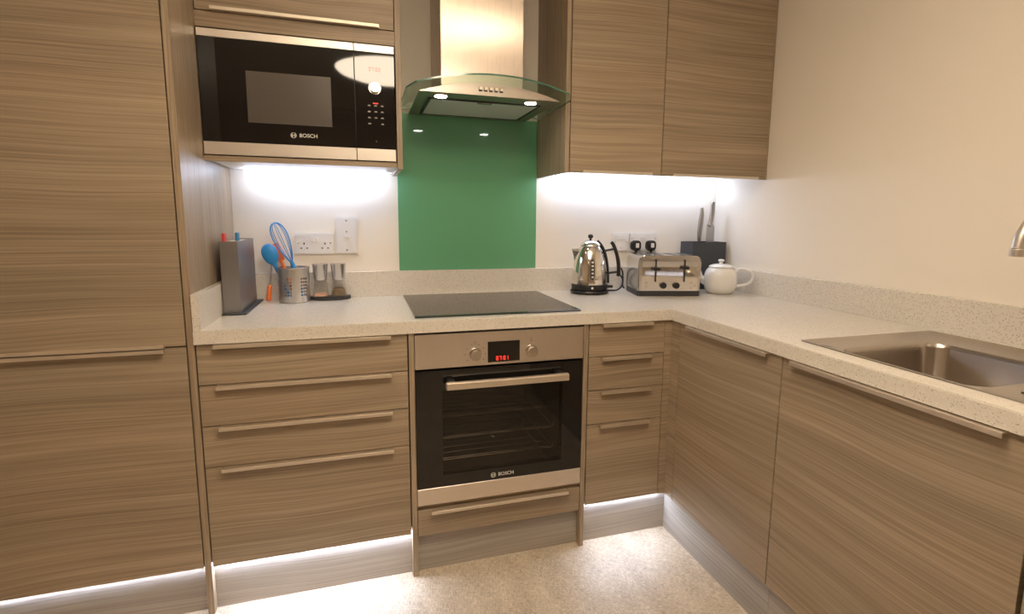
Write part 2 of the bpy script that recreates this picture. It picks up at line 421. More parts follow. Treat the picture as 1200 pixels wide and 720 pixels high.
# ------------------------------------------------------------------ drawer unit left of the oven
DZ = ((.7355, .8565), (.6090, .7325), (.4795, .6060), (.1580, .4765))
t = thing('drawer_cabinet', (-.32, -.3, 0), 'wide four-drawer base cabinet between the tall cabinet and the oven', 'cabinet')
part('carcass', Box(-.6215, -.0210, -.5815, -.005, .1600, .8585), M['carcass'], t)
for z0, z1 in DZ:
    d = front('drawer', t, -.6215, -.0225, z0, z1)
    lip_handle(d, -.5740, -.0740, z1, YD)
part('plinth', Box(-.6240, -.0190, -.573, -.557, 0, .152), M['wood_plinth_lit'], t)
part('light_strip', Box(-.620, -.024, -.5815, -.5740, .1500, .1580), M['led_plinth'], t)

# ------------------------------------------------------------------ oven housing
t = thing('oven_housing', (.298, -.3, 0), 'wood-grain oven housing with slim side panels and one shallow drawer under the oven', 'cabinet')
part('side_panel', Box(-.0185, -.0010, YD-.002, -.005, 0, .8585, .0006), M['wood_v'], t)
part('side_panel', Box(.5975, .6145, YD-.002, -.005, 0, .8585, .0006), M['wood_v'], t)
part('shelf', Box(-.0010, .5975, YD+.014, -.005, .2400, .2545), M['wood'], t)
d = front('drawer', t, .0010, .5955, .1460, .2385)
lip_handle(d, .0450, .5440, .2385, YD)
part('plinth', Box(-.0010, .5975, -.573, -.557, 0, .160), M['wood_plinth_lit'], t)
part('carcass', Box(.0010, .5950, -.5560, -.005, .165, .2380), M['carcass'], t)

# ------------------------------------------------------------------ oven
t = thing('built_in_oven', (.2975, -.3, .256), 'built-in single oven with steel fascia and black glass door under the hob', 'oven')
OY = -.604
cav = BM()
for q in ((.075, .08, -.5700, -.12, .30, .70), (.515, .52, -.5700, -.12, .30, .70), (.08, .515, -.5700, -.12, .30, .305), (.08, .515, -.5700, -.12, .695, .70), (.08, .515, -.125, -.12, .305, .695)):
    box(cav, *q)
part('cavity', cav, M['oven_cavity'], t)
sh = BM()
box(sh, .004, .591, -.565, -.05, .705, .850); box(sh, .004, .591, -.565, -.05, .258, .295)
box(sh, .004, .070, -.565, -.05, .295, .705); box(sh, .525, .591, -.565, -.05, .295, .705)
part('body', sh, M['black'], t)
for zr in (.545, .465, .385):
    bm = BM()
    for i in range(9):
        yy = -.53 + i*.045
        tube(bm, [(.085, yy, zr), (.510, yy, zr)], .0016, 6)
    tube(bm, [(.088, -.545, zr), (.088, -.15, zr)], .002, 6); tube(bm, [(.507, -.545, zr), (.507, -.15, zr)], .002, 6)
    tube(bm, [(.088, -.545, zr), (.507, -.545, zr)], .0022, 6); tube(bm, [(.507, -.545, zr), (.507, -.545, zr+.02)], .0022, 6)
    part('rack', bm, M['chrome_soft'], t)
fas = part('control_panel', Box(.0005, .5950, OY, -.567, .7350, .8510, .0012), M['steel'], t)
part('display', Box(.2440, .3570, OY-.0008, OY+.001, .7440, .8160), M['black_glass'], fas)
part('digit', digits_bm('07:01', .2740, .7500, OY-.0009, .0140), M['red_led'], fas, label='red glowing clock digits')
for kx in (.2010, .3990):
    k = cyl_y(BM(), kx, .7760, OY-.0005, OY-.006, .0225, 32, .0215); cyl_y(k, kx, .7760, OY-.006, OY-.026, .0178, 32, .0168)
    part('knob', k, M['chrome_soft'], fas, smooth=True)
for kx in (.2010, .3990):
    for a in ((35, 70, 110, 145, 0, 180, -35, 215) if kx < .3 else (90,)):
        x_, z_ = kx + .034*math.cos(math.radians(a)), .776 + .034*math.sin(math.radians(a))
        part('symbol', Box(x_-.0016, x_+.0016, OY-.0003, OY+.0001, z_-.0016, z_+.0016), M['print_brown'], fas)
    x_, z_, n = kx, .776+.040, 14
    tk = tube(BM(), [(x_+.0045*math.cos(2*PI*i/n), OY-.0001, z_+.0045*math.sin(2*PI*i/n)) for i in range(n)], .0005, 4, closed=True)
    part('symbol', tk, M['print_brown'], fas)
# door: black glass ring, smoked pane, bottom steel strip
dbm = BM(); y0, y1 = OY, -.572
for q in ((.0010, .0880, y0, y1, .3170, .7280), (.5180, .5945, y0, y1, .3170, .7280), (.0880, .5180, y0, y1, .3170, .3600), (.0880, .5180, y0, y1, .6600, .7280)): box(dbm, *q)
door = part('door', dbm, M['black_glass'], t)
part('window', Box(.0880, .5180, OY+.0010, OY+.005, .3600, .6600), M['oven_pane'], door)
part('trim_strip', Box(.0010, .5945, OY-.001, y1, .2570, .3160, .0008), M['steel'], door, label='brushed steel strip')
hb = BM(); box(hb, .0960, .5250, OY-.050, OY-.030, .6720, .6960, .003, 2)
part('handle', hb, M['alu'], door, label='flat brushed metal bar handle')
for hx in (.115, .500):
    part('handle_mount', Box(hx-.012, hx+.012, OY-.032, OY, .6740, .6980, .002), M['black'], door)
eb = emblem_bm(.2640, .3350, OY-.0006, .0085)
part('emblem', eb, M['print'], door)
part('lettering', text_bm('BOSCH', .0175, .3100, .3352, OY-.0005, .0002), M['print'], door)

# ------------------------------------------------------------------ drawer unit right of the oven
t = thing('drawer_cabinet', (.78, -.3, 0), 'narrow four-drawer base cabinet between the oven and the inner corner', 'cabinet')
part('carcass', Box(.6180, .9290, -.5815, -.005, .1640, .8585), M['carcass'], t)
for z0, z1 in DZ:
    z0 = max(z0, .1620)
    d = front('drawer', t, .6190, .9270, z0, z1)
    lip_handle(d, .6650, .8680, z1, YD)
part('corner_post', Box(.9290, XD+.018, YD+.0005, YD+.0180, .1600, .8585), M['wood'], t)
part('plinth', Box(.6165, .9760, -.575, -.559, 0, .158), M['wood_plinth_lit'], t)
part('light_strip', Box(.622, .950, -.5815, -.5760, .1560, .1625), M['led_plinth'], t)

# ------------------------------------------------------------------ right run
def side_door(parent, y0, y1, h0, h1, z0=.1600, z1=.8560):
    d = part('door', Box(XD, XD+.018, y0, y1, z0, z1, .0008), M['wood'], parent)
    if h0 is not None:
        bm = BM(); box(bm, XD-.020, XD+.006, h0, h1, z1-.0012, z1+.0008); box(bm, XD-.0215, XD-.019, h0, h1, z1-.010, z1+.0008, .0004)
        part('handle', bm, M['alu_y'], d)
    return d
t = thing('corner_cabinet', (1.26, -.88, 0), 'corner base cabinet with one door, between the narrow drawers and the sink', 'cabinet')
part('carcass', Box(.9790, 1.5640, -1.1590, -.6050, .1640, .8585), M['carcass'], t)
part('corner_post', Box(XD, XD+.018, -.6560, YD-.0005, .1600, .8585), M['wood'], t)
side_door(t, -1.1580, -.6580, -1.1150, -.7160)
part('plinth', Box(.9770, .9930, -1.1590, -.5750, 0, .158), M['wood_plinth_lit'], t)
t = thing('sink_cabinet', (1.26, -1.46, 0), 'wide base cabinet door below the steel sink', 'cabinet')
cb = BM(); box(cb, .9790, 1.5640, -1.7580, -1.7400, .164, .8585); box(cb, .9790, 1.5640, -1.1780, -1.1600, .164, .8585)
box(cb, .9790, 1.5640, -1.7400, -1.1780, .164, .1820); box(cb, .9790, .9980, -1.74, -1.178, .80, .8585)
part('carcass', cb, M['carcass'], t)
side_door(t, -1.7560, -1.1615, -1.7110, -1.2050)
part('plinth', Box(.9770, .9930, -1.7590, -1.1600, 0, .158), M['wood_plinth_lit'], t)
t = thing('end_cabinet', (1.26, -2.07, 0), 'last base cabinet of the right run, just past the sink cabinet', 'cabinet')
part('carcass', Box(.9790, 1.5640, -2.3800, -1.7600, .1640, .8585), M['carcass'], t)
side_door(t, -2.3780, -1.7640, -2.33, -1.81)
part('plinth', Box(.9770, .9930, -2.3800, -1.7600, 0, .158), M['wood_plinth_lit'], t)

# ------------------------------------------------------------------ worktop with sink cut-out and upstands
t = thing('worktop', (.5, -.3, .86), 'L-shaped speckled cream stone worktop with matching low upstand', 'worktop')
WF, WX, ZB, ZT = -.613, .9475, .860, .900
SX0, SX1, SY0, SY1 = 1.022, 1.503, -2.13, -1.172     # cut-out
bm = BM()
xs = [-.6240, WX, SX0, SX1, XR-.001]; ys = [-2.39, SY0, SY1, WF, -.001]
grid = {}
def gv(i, j, z):
    k = (i, j, z)
    if k not in grid: grid[k] = bm.verts.new((xs[i], ys[j], z))
    return grid[k]
def has(i, j):
    if i < 0 or j < 0 or i > 3 or j > 3: return False
    if i == 0: return j == 3
    if i == 2 and j == 1: return False
    return True
for i in range(4):
    for j in range(4):
        if not has(i, j): continue
        bm.faces.new((gv(i, j, ZT), gv(i+1, j, ZT), gv(i+1, j+1, ZT), gv(i, j+1, ZT)))
        bm.faces.new((gv(i, j, ZB), gv(i, j+1, ZB), gv(i+1, j+1, ZB), gv(i+1, j, ZB)))
        for (di, dj, a, b) in ((-1, 0, (i, j), (i, j+1)), (1, 0, (i+1, j), (i+1, j+1)), (0, -1, (i, j), (i+1, j)), (0, 1, (i, j+1), (i+1, j+1))):
            if not has(i+di, j+dj):
                bm.faces.new((gv(*a, ZT), gv(*b, ZT), gv(*b, ZB), gv(*a, ZB)))
bmesh.ops.recalc_face_normals(bm, faces=bm.faces[:])
ed = [e for e in bm.edges if all(abs(v.co.z-ZT) < 1e-5 for v in e.verts) and (all(abs(v.co.y-WF) < 1e-5 and v.co.x < WX+.001 for v in e.verts) or all(abs(v.co.x-WX) < 1e-5 and v.co.y < WF+.001 for v in e.verts))]
bmesh.ops.bevel(bm, geom=ed, offset=.0025, segments=2, affect='EDGES')
part('slab', bm, M['quartz'], t)
part('upstand', Box(-.6040, XR-.021, -.020, -.001, ZT, 1.006, .0006), M['quartz'], t)
part('upstand', Box(-.6240, -.6045, -.6110, -.001, ZT, 1.006, .0006), M['quartz'], t)
part('upstand', Box(XR-.020, XR-.001, -2.39, -.001, ZT, 1.006, .0006), M['quartz'], t)

# ------------------------------------------------------------------ splashback
solo('splashback', Box(-.0025, .6065, -.0075, -.0010, 1.0065, 1.657, .0008), M['green'], (.302, -.004, 1.0065),
     'plain green glass splashback panel between hob and cooker hood', 'splashback')

# ------------------------------------------------------------------ hob
t = thing('ceramic_hob', (.3025, -.307, .900), 'black glass hob set on the worktop above the oven', 'hob')
bm = BM(); hx0, hx1, hy0, hy1 = .0069, .5985, -.5666, -.0469
box(bm, hx0, hx1, hy0 + .010, hy1, .9002, .9062)
prism(bm, [(hy0, .9002), (hy0 + .010, .9002), (hy0 + .010, .9062), (hy0, .9040)], hx0, hx1, 'x')
part('glass_top', bm, M['hob_glass'], t)

# ------------------------------------------------------------------ cooker hood
t = thing('cooker_hood', (.302, -.2, 1.65), 'steel chimney cooker hood with curved glass canopy over the hob', 'cooker hood')
part('chimney', Box(.1430, .4580, -.2800, -.001, 1.690, H-.002, .0015), M['steel_z'], t)
# canopy body: flat underside, arched top
zu = 1.652
arch = lambda x, top=.0455: 1.664 + top*(1 - ((x-.3060)/.300)**2)
bx0, bx1, byf = .046, .548, -.445
bm = BM(); n = 28
def hood_z(x): return zu + .0008 + .041*(1 - ((x-.297)/.251)**2)
top_poly = [(bx0, zu)] + [(bx1, zu)] + [(bx1 + (bx0-bx1)*i/n, hood_z(bx1 + (bx0-bx1)*i/n)) for i in range(n+1)]
prism(bm, top_poly, byf, -.012, 'y')
part('canopy_body', bm, M['steel_hood'], t)
part('filter', Box(.098, .495, -.345, -.060, zu-.0030, zu-.0005, .0008), M['filter'], t, label='pale grease filter')
fr = BM()
for q in ((.088, .098, -.355, -.050), (.495, .505, -.355, -.050), (.098, .495, -.355, -.345), (.098, .495, -.060, -.050)): box(fr, q[0], q[1], q[2], q[3], zu-.0040, zu)
part('filter_frame', fr, M['black_soft'], t)
part('filter_catch', Box(.268, .322, -.340, -.322, zu-.0050, zu-.0028, .0006), M['chrome_soft'], t)
for lx in (.125, .452):
    lm = lathe(BM(), [(.027, zu-.004), (.027, zu)], lx, -.398, 0, 28)
    l = part('lamp', lm, M['chrome_soft'], t, smooth=True)
    part('lens', lathe(BM(), [(.021, zu-.0052), (.021, zu-.0038)], lx, -.398, 0, 28), M['spot'], l, label='glowing lamp lens')
for i in range(5):
    bz = part('button', Box(.2490 + i*.0185, .2610 + i*.0185, byf-.0012, byf+.001, 1.6655, 1.6800), M['black_soft'], t)
    part('cap', Box(.2500 + i*.0185, .2600 + i*.0185, byf-.007, byf-.0012, 1.670, 1.679, .0008), M['alu'], bz)
# arched glass sheet with clipped front corners
bm = BM(); n = 40; gx0, gx1, th = .006, .606, .006
def yfr(x):
    e = min(x-gx0, gx1-x)
    return -.462 - .030*(1 - ((x-.306)/.300)**2) + (.055*(1 - e/.028) if e < .028 else 0)
rows = []
for k in range(n+1):
    x = gx0 + (gx1-gx0)*k/n; z = arch(x)
    rows.append([bm.verts.new((x, yfr(x), z)), bm.verts.new((x, -.009, z)), bm.verts.new((x, -.009, z+th)), bm.verts.new((x, yfr(x), z+th))])
edge_faces = []
for a, b in zip(rows, rows[1:]):
    for j in range(4):
        f_ = bm.faces.new((a[j], b[j], b[(j+1) % 4], a[(j+1) % 4]))
        if j in (1, 3): edge_faces.append(f_)
edge_faces.append(bm.faces.new(rows[0])); edge_faces.append(bm.faces.new(rows[-1][::-1]))
for f_ in edge_faces: f_.material_index = 1
g = part('glass_canopy', bm, M['hood_glass'], t, label='curved clear glass with green edge')
g.data.materials.append(M['hood_edge'])

# ------------------------------------------------------------------ wall cabinets
def led_shelf(parent, x0, x1, y0, y1, z):
    part('light_batten', Box(x0, x1, y0, y1, z-.024, z-.0005, .004, 2), M['led_shelf'], parent, label='glowing white under-cabinet batten light')
t = thing('microwave_cabinet', (-.315, -.17, 1.405), 'wall cabinet around the microwave with one lift-up door above it', 'cabinet')
YM = -.354
cb = BM()
box(cb, -.6245, -.6085, YM+.020, -.001, 1.420, 2.36); box(cb, -.6085, -.0250, YM+.020, -.001, 1.4060, 1.4220)
box(cb, -.6085, -.0250, YM+.020, -.001, 1.8120, 1.8300); box(cb, -.6085, -.0250, -.018, -.001, 1.422, 1.812); box(cb, -.6085, -.0250, YM+.020, -.001, 1.830, 2.36)
part('carcass', cb, M['white_board'], t)
part('side_panel', Box(-.0235, -.0050, YM, -.001, 1.4000, 2.36, .0006), M['wood_v'], t)
part('bottom_rail', Box(-.6245, -.0245, YM+.002, YM+.0198, 1.4050, 1.4215), M['wood'], t)
part('top_rail', Box(-.6245, -.0245, YM, YM+.0198, 1.8120, 1.8580), M['wood'], t)
d = front('door', t, -.6225, -.0260, 1.8615, 2.34, yf=YM)
bm = BM(); box(bm, -.5770, -.0750, YM-.020, YM+.004, 1.8600, 1.8614); box(bm, -.5770, -.0750, YM-.0215, YM-.019, 1.8600, 1.8700, .0004)
part('handle', bm, M['alu'], d)
led_shelf(t, -.560, -.050, -.095, -.045, 1.4055)

# microwave
t = thing('built_in_microwave', (-.328, -.2, 1.4250), 'built-in microwave with black glass door and steel bands in the left wall cabinet', 'microwave')
MY = -.357; mx0, mx1, ms = -.6220, -.0280, -.1590
part('body', Box(-.6000, -.0400, MY+.022, -.040, 1.4300, 1.8050), M['black'], t)
dd = BM(); box(dd, mx0, ms-.0012, MY, MY+.020, 1.4655, 1.7830, .0006)
door = part('door', dd, M['black_glass'], t)
part('trim_strip', Box(mx0, ms-.0012, MY-.001, MY+.020, 1.7835, 1.8070, .0006), M['steel'], door, label='brushed steel upper band')
part('trim_strip', Box(mx0, ms-.0012, MY-.001, MY+.020, 1.4250, 1.4650, .0006), M['steel'], door, label='brushed steel lower band')
part('window', Box(-.4900, -.2350, MY-.0004, MY+.001, 1.5300, 1.6900), M['screen_mesh'], door, label='greyish viewing window')
part('emblem', emblem_bm(-.3570, 1.4965, MY-.0005, .0085), M['print'], door)
part('lettering', text_bm('BOSCH', .0175, -.3110, 1.4965, MY-.0004, .0002), M['print'], door)
cp = part('control_panel', Box(ms+.0012, mx1, MY, MY+.020, 1.4655, 1.7830, .0006), M['black_glass'], t)
part('trim_strip', Box(ms+.0012, mx1, MY-.001, MY+.020, 1.7835, 1.8070, .0006), M['steel'], cp, label='brushed steel upper band')
part('trim_strip', Box(ms+.0012, mx1, MY-.001, MY+.020, 1.4250, 1.4650, .0006), M['steel'], cp, label='brushed steel lower band')
k = cyl_y(BM(), -.0940, 1.6660, MY-.0002, MY-.003, .0200, 32); cyl_y(k, -.0940, 1.6660, MY-.003, MY-.020, .0160, 32, .0155)
part('knob', k, M['chrome_soft'], cp, smooth=True)
part('digit', digits_bm('07:00', -.1120, 1.7220, MY-.0006, .0125), M['led_idle'], cp, label='faint red clock digits')
for r_ in range(4):
    for c_ in range(3):
        if r_ == 3 and c_ == 1: continue
        x_ = -.1140 + c_*.0215; z_ = 1.6110 - r_*.0200
        kb = BM(); box(kb, x_-.0050, x_+.0050, MY-.0003, MY+.0001, z_-.0040, z_-.0034); box(kb, x_-.0050, x_+.0050, MY-.0003, MY+.0001, z_-.0034, z_-.0014); box(kb, x_-.0036, x_+.0036, MY-.0003, MY+.0001, z_-.0014, z_+.0004)
        part('key', kb, M['print_dim'], cp)
part('key', Box(-.0945, -.0915, MY-.0003, MY+.0001, 1.489, 1.492), M['print_dim'], cp)
part('indicator', Box(-.1010, -.0840, MY-.0005, MY+.0001, 1.6155, 1.6180), M['red_led'], cp)

# right wall cabinets
YU = -.350
def wall_cab(x0, x1, label, left_panel):
    t = thing('wall_cabinet', ((x0+x1)/2, -.17, 1.4145), label, 'cabinet')
    xa = x0 + (.0185 if left_panel else .0005)
    cb = BM(); box(cb, xa, x1-.001, YU+.0195, -.001, 1.4290, 2.36)
    part('carcass', cb, M['white_board'], t)
    if left_panel: part('side_panel', Box(x0, x0+.0180, YU+.0015, -.001, 1.4110, 2.36, .0006), M['wood_v'], t)
    return t
t = wall_cab(.6085, 1.0350, 'first wall cabinet right of the cooker hood, with the narrower door', True)
d = front('door', t, .6300, 1.0330, 1.4130, 2.34, yf=YU)
lip_handle_up(d, .6820, .9880, 1.4130, YU)
led_shelf(t, .640, 1.030, -.095, -.045, 1.4285)
t = wall_cab(1.0355, 1.5660, 'second wall cabinet, the wider one against the right-hand wall', False)
d = front('door', t, 1.0365, 1.5560, 1.4130, 2.34, yf=YU)
lip_handle_up(d, 1.0860, 1.5110, 1.4130, YU)
part('side_panel', Box(1.5575, 1.5655, YU+.004, YU+.019, 1.413, 2.34), M['wood_v'], t)
led_shelf(t, 1.040, 1.520, -.095, -.045, 1.4285)

# ------------------------------------------------------------------ sink
t = thing('inset_sink', (1.262, -1.6, .90), 'inset stainless steel sink with one bowl and drainer in the right worktop', 'sink')
ox0, ox1, oy0, oy1 = 1.0095, 1.5160, -2.145, -1.1590
bx = (1.034, 1.392, -1.602, -1.252)
bm = BM()
def ring(x0, x1, y0, y1, r, z, n=6):
    return [bm.verts.new((p[0], p[1], z)) for p in rrect(x0, x1, y0, y1, r, n)]
def bridge(a, b):
    for i in range(len(a)): bm.faces.new((a[i], a[(i+1) % len(a)], b[(i+1) % len(b)], b[i]))
r0 = ring(ox0, ox1, oy0, oy1, .012, .9005); r1 = ring(ox0+.0015, ox1-.0015, oy0+.0015, oy1-.0015, .011, .9022)
r2 = ring(ox0+.009, ox1-.009, oy0+.009, oy1-.009, .010, .9024); r3 = ring(ox0+.022, ox1-.022, oy0+.022, oy1-.022, .008, .8960)
bridge(r0, r1); bridge(r1, r2); bridge(r2, r3)
b0 = ring(*bx, .058, .8960)
res = bmesh.ops.triangle_fill(bm, edges=[bm.edges.get((r3[i], r3[(i+1) % len(r3)])) for i in range(len(r3))] + [bm.edges.new((b0[i], b0[(i+1) % len(b0)])) for i in range(len(b0))], use_beauty=True, use_dissolve=False)
b1 = ring(bx[0]+.003, bx[1]-.003, bx[2]+.003, bx[3]-.003, .056, .8925); b2 = ring(bx[0]+.006, bx[1]-.006, bx[2]+.006, bx[3]-.006, .054, .882)
b3 = ring(bx[0]+.016, bx[1]-.016, bx[2]+.016, bx[3]-.016, .052, .755); b4 = ring(bx[0]+.026, bx[1]-.026, bx[2]+.026, bx[3]-.026, .048, .737); b5 = ring(bx[0]+.050, bx[1]-.050, bx[2]+.050, bx[3]-.050, .04, .729)
for a, b in ((b0, b1), (b1, b2), (b2, b3), (b3, b4), (b4, b5)): bridge(a, b)
bm.faces.new(b5)
part('basin', bm, M['steel_sink'], t, smooth=True)
bm = BM()
for i in range(7):
    xx = 1.105 + i*.045
    box(bm, xx-.006, xx+.006, -2.08, -1.640, .8962, .8985, .0012)
part('drainer_ridge', bm, M['steel_sink'], t)
part('waste', lathe(BM(), [(.045, .7292), (.043, .7315), (.030, .7305), (.004, .7300)], 1.214, -1.434, 0, 28), M['chrome_soft'], t, smooth=True)

# tap
t = thing('swan_neck_tap', (1.462, -1.64, .8965), 'brushed steel swan-neck mixer tap whose spout hangs over the sink at the right edge', 'tap')
path = smooth_path([(1.462, -1.640, .93), (1.462, -1.640, 1.08), (1.455, -1.636, 1.19), (1.415, -1.613, 1.272), (1.350, -1.577, 1.300), (1.285, -1.541, 1.272), (1.253, -1.523, 1.215), (1.245, -1.519, 1.175)], 6)
part('spout', tube(BM(), path, .0140, 18), M['steel'], t, smooth=True)
part('nozzle', lathe(BM(), [(.0135, 0), (.0152, .001), (.0152, .016), (.0140, .0175)], 1.2445, -1.5185, 1.158, 24), M['steel'], t, smooth=True)
part('base', lathe(BM(), [(.027, .8965), (.027, .905), (.022, .910), (.020, .965), (.0145, .972)], 1.462, -1.640, 0, 28), M['steel'], t, smooth=True)
part('lever', tube(BM(), [(1.462, -1.655, .945), (1.462, -1.72, .965)], [.008, .005], 12), M['steel'], t, smooth=True)

# ------------------------------------------------------------------ sockets and switch
def pins(parent, cx, cz, y):
    part('pin_hole', Box(cx-.0022, cx+.0022, y-.0004, y+.0005, cz+.004, cz+.012), M['hole'], parent)
    for s in (-1, 1): part('pin_hole', Box(cx+s*.011-.0033, cx+s*.011+.0033, y-.0004, y+.0005, cz-.0122, cz-.0080), M['hole'], parent)
def plate(parent, x0, x1, z0, z1):
    b = BM(); prism(b, rrect(x0, x1, z0, z1, .005, 4), -.0015, -.0080, 'y'); 
    prism(b, rrect(x0+.004, x1-.004, z0+.004, z1-.004, .003, 4), -.0080, -.0098, 'y')
    return part('faceplate', b, M['white_pl'], parent)
def screws(parent, pts):
    for x, z in pts: part('screw', cyl_y(BM(), x, z, -.0095, -.0101, .0030, 14), M['chrome_soft'], parent)
t = thing('double_socket', (-.3345, -.005, 1.121), 'white double power socket above the utensil pot, nothing plugged in', 'socket')
plate(t, -.4070, -.2620, 1.0785, 1.1650)
for cx in (-.3740, -.2950): pins(t, cx, 1.1140, -.0098)
for cx in (-.3430, -.3260): part('switch', Box(cx-.0065, cx+.0065, -.0130, -.0095, 1.1290, 1.1480, .001), M['white_pl'], t)
screws(t, ((-.3945, 1.124), (-.2745, 1.124)))
t = thing('appliance_switch', (-.211, -.005, 1.156), 'tall white appliance switch plate beside the splashback', 'switch')
plate(t, -.2530, -.1690, 1.0800, 1.2310)
part('switch', Box(-.2200, -.2000, -.0150, -.0095, 1.1440, 1.1550, .001), M['white_pl'], t)
screws(t, ((-.211, 1.2150), (-.211, 1.0950), (-.211, 1.1700)))
t = thing('flex_outlet', (1.0345, -.005, 1.123), 'white single outlet plate without plug, behind the kettle', 'socket')
plate(t, .9910, 1.0780, 1.0790, 1.1680)
part('cover', Box(1.012, 1.057, -.0120, -.0095, 1.137, 1.156, .001), M['white_pl'], t)
screws(t, ((1.005, 1.124), (1.064, 1.124), (1.0345, 1.096)))
t = thing('double_socket', (1.157, -.005, 1.123), 'white double power socket behind the toaster holding two black plugs', 'socket')
plate(t, 1.0840, 1.2300, 1.0790, 1.1680)
for cx in (1.1490, 1.1660): part('switch', Box(cx-.0065, cx+.0065, -.0130, -.0095, 1.1320, 1.1500, .001), M['white_pl'], t)
screws(t, ((1.0950, 1.142), (1.2190, 1.142)))
def plug(px, label):
    t = thing('plug', (px, -.03, 1.105), label, 'plug')
    b = BM(); prism(b, rrect(px-.0245, px+.0245, 1.0830, 1.1320, .019, 6), -.0100, -.0300, 'y'); prism(b, rrect(px-.0195, px+.0195, 1.0880, 1.1270, .015, 6), -.0300, -.0380, 'y')
    part('body', b, M['black'], t, smooth=True)
    part('sticker', Box(px-.0085, px+.0085, -.0386, -.0378, 1.0985, 1.1195), M['white_pl'], t, label='small white sticker')
    part('cord_grip', tube(BM(), [(px, -.025, 1.084), (px, -.026, 1.066)], [.0075, .0045], 12), M['black'], t, smooth=True)
    part('cord', tube(BM(), smooth_path([(px, -.026, 1.068), (px+.002, -.030, 1.02), (px+.005, -.034, .96), (px+.002, -.040, .912), (px-.02, -.048, .9045)]), .0035, 8), M['black'], t, smooth=True)
    return t
plug(1.1100, 'black plug with white sticker in the socket, the left one above the toaster')
plug(1.1920, 'black plug with white sticker in the socket, the right one above the toaster')

# ------------------------------------------------------------------ chopping board holder
t = thing('chopping_board_holder', (-.575, -.2, .90), 'upright grey steel chopping board holder against the left panel', 'board holder')
part('base_plate', Box(-.6030, -.5300, -.3640, -.0300, .9003, .9060, .001), M['slate'], t)
cb = BM()
for q in ((-.6010, -.5985, -.345, -.060), (-.5505, -.5480, -.345, -.060), (-.5985, -.5505, -.345, -.3425), (-.5985, -.5505, -.0625, -.060)): box(cb, q[0], q[1], q[2], q[3], .9060, 1.1460)
part('case', cb, M['steel_board'], t)
for bxp, ytab, mt, lab in ((-.5930, -.310, 'red', 'chopping board with a red tab in the steel holder'), (-.5810, -.285, 'cream_pl', 'cream chopping board in the steel holder, beside the red-tabbed one'),
                         (-.5700, -.225, 'blue_pl', 'chopping board with a blue tab in the steel holder'), (-.5590, -.19, 'green_pl', 'green chopping board in the steel holder, nearest its open side')):
    b = BM(); box(b, bxp-.003, bxp+.003, -.335, -.070, .9065, 1.143, .001)
    tt = thing('chopping_board', (bxp, -.2, .9065), lab, 'chopping board', 'chopping boards in the holder')
    part('board', b, M['cream_pl'] if mt in ('red', 'blue_pl', 'cream_pl') else M[mt], tt)
    if mt in ('red', 'blue_pl'):
        part('tab', Box(bxp-.0045, bxp+.0045, ytab-.016, ytab+.016, 1.1430, 1.1720, .0015), M[mt], tt, label={'red': 'red tab', 'blue_pl': 'blue tab'}[mt])

# ------------------------------------------------------------------ utensil pot (perforated steel)
pcx, pcy, pr_, ph = -.4090, -.0840, .0570, .134
t = thing('utensil_pot', (pcx, pcy, .90), 'round perforated steel utensil pot on the worktop', 'utensil holder')
bm = BM(); NA, cell = 36, 2*PI*pr_/36
zrows = [(.9015+.012) + i*.0115*1.0 for i in range(1, 9)]
def cp_(a, z, r=pr_): return Vector((pcx + r*math.cos(a), pcy + r*math.sin(a), z))
z_lines = [.9015, .9240] + [.9240 + .0125*i for i in range(1, 7)] + [1.0340]
vg = {}
def vv(i, j):
    k = (i % NA, j)
    if k not in vg: vg[k] = bm.verts.new(cp_(2*PI*(i % NA)/NA - .03, z_lines[j]))
    return vg[k]
for i in range(NA):
    for j in range(len(z_lines)-1):
        c4 = [vv(i, j), vv(i+1, j), vv(i+1, j+1), vv(i, j+1)]
        hole = (1 <= j <= 6) and (i % 6 < 3) 
        if not hole: bm.faces.new(c4); continue
        a0 = 2*PI*i/NA - .03; a1 = 2*PI*(i+1)/NA - .03; ac = (a0+a1)/2; zc = (z_lines[j]+z_lines[j+1])/2
        hr = .0041; K = 12; inner = []
        for q in range(K):
            th_ = -3*PI/4 + 2*PI*q/K
            inner.append(bm.verts.new(cp_(ac + hr*math.cos(th_)/pr_, zc + hr*math.sin(th_))))
        for s in range(4):
            q0 = s*3
            A_, B_ = c4[s], c4[(s+1) % 4]
            bm.faces.new((A_, B_, inner[(q0+2) % K], inner[(q0+1) % K])); bm.faces.new((A_, inner[(q0+1) % K], inner[q0])); bm.faces.new((B_, inner[(q0+3) % K], inner[(q0+2) % K]))
lathe(bm, [(pr_-.002, .9010), (pr_, .9015)], pcx, pcy, 0, 36, cap1=False)
part('wall', bm, M['steel_pot'], t, smooth=True)
n = 40
part('rim', tube(BM(), [cp_(2*PI*i/n, 1.034) for i in range(n)], .0020, 8, closed=True), M['chrome_soft'], t, smooth=True)
def in_pot(x, y): return (x, y, .905)
# blue spoon
t = thing('spoon', (-.42, -.085, .905), 'blue silicone spoon leaning left in the perforated steel pot', 'utensil')
d0 = Vector((-.425, -.070, .905)); d1 = Vector((-.487, -.095, 1.085)); ax = (d1-d0).normalized()
bm = BM(); bmesh.ops.create_uvsphere(bm, u_segments=28, v_segments=16, radius=1)
q = Vector((-.22, 0, 1)).normalized().rotation_difference(Vector((0, 0, 1))).inverted()
for v in bm.verts:
    c = v.co.copy(); c.x *= .0285*(1+.12*c.z); c.z *= .042; c.y *= .014
    if c.y > 0: c.y *= .2
    v.co = d1 + Matrix.Rotation(math.radians(-18), 3, 'Y') @ c
part('bowl', bm, M['blue'], t, smooth=True)
part('shaft', tube(BM(), [d0, d0.lerp(d1, .45), d0.lerp(d1, .85)], [.005, .005, .009], 14), M['blue'], t, smooth=True)
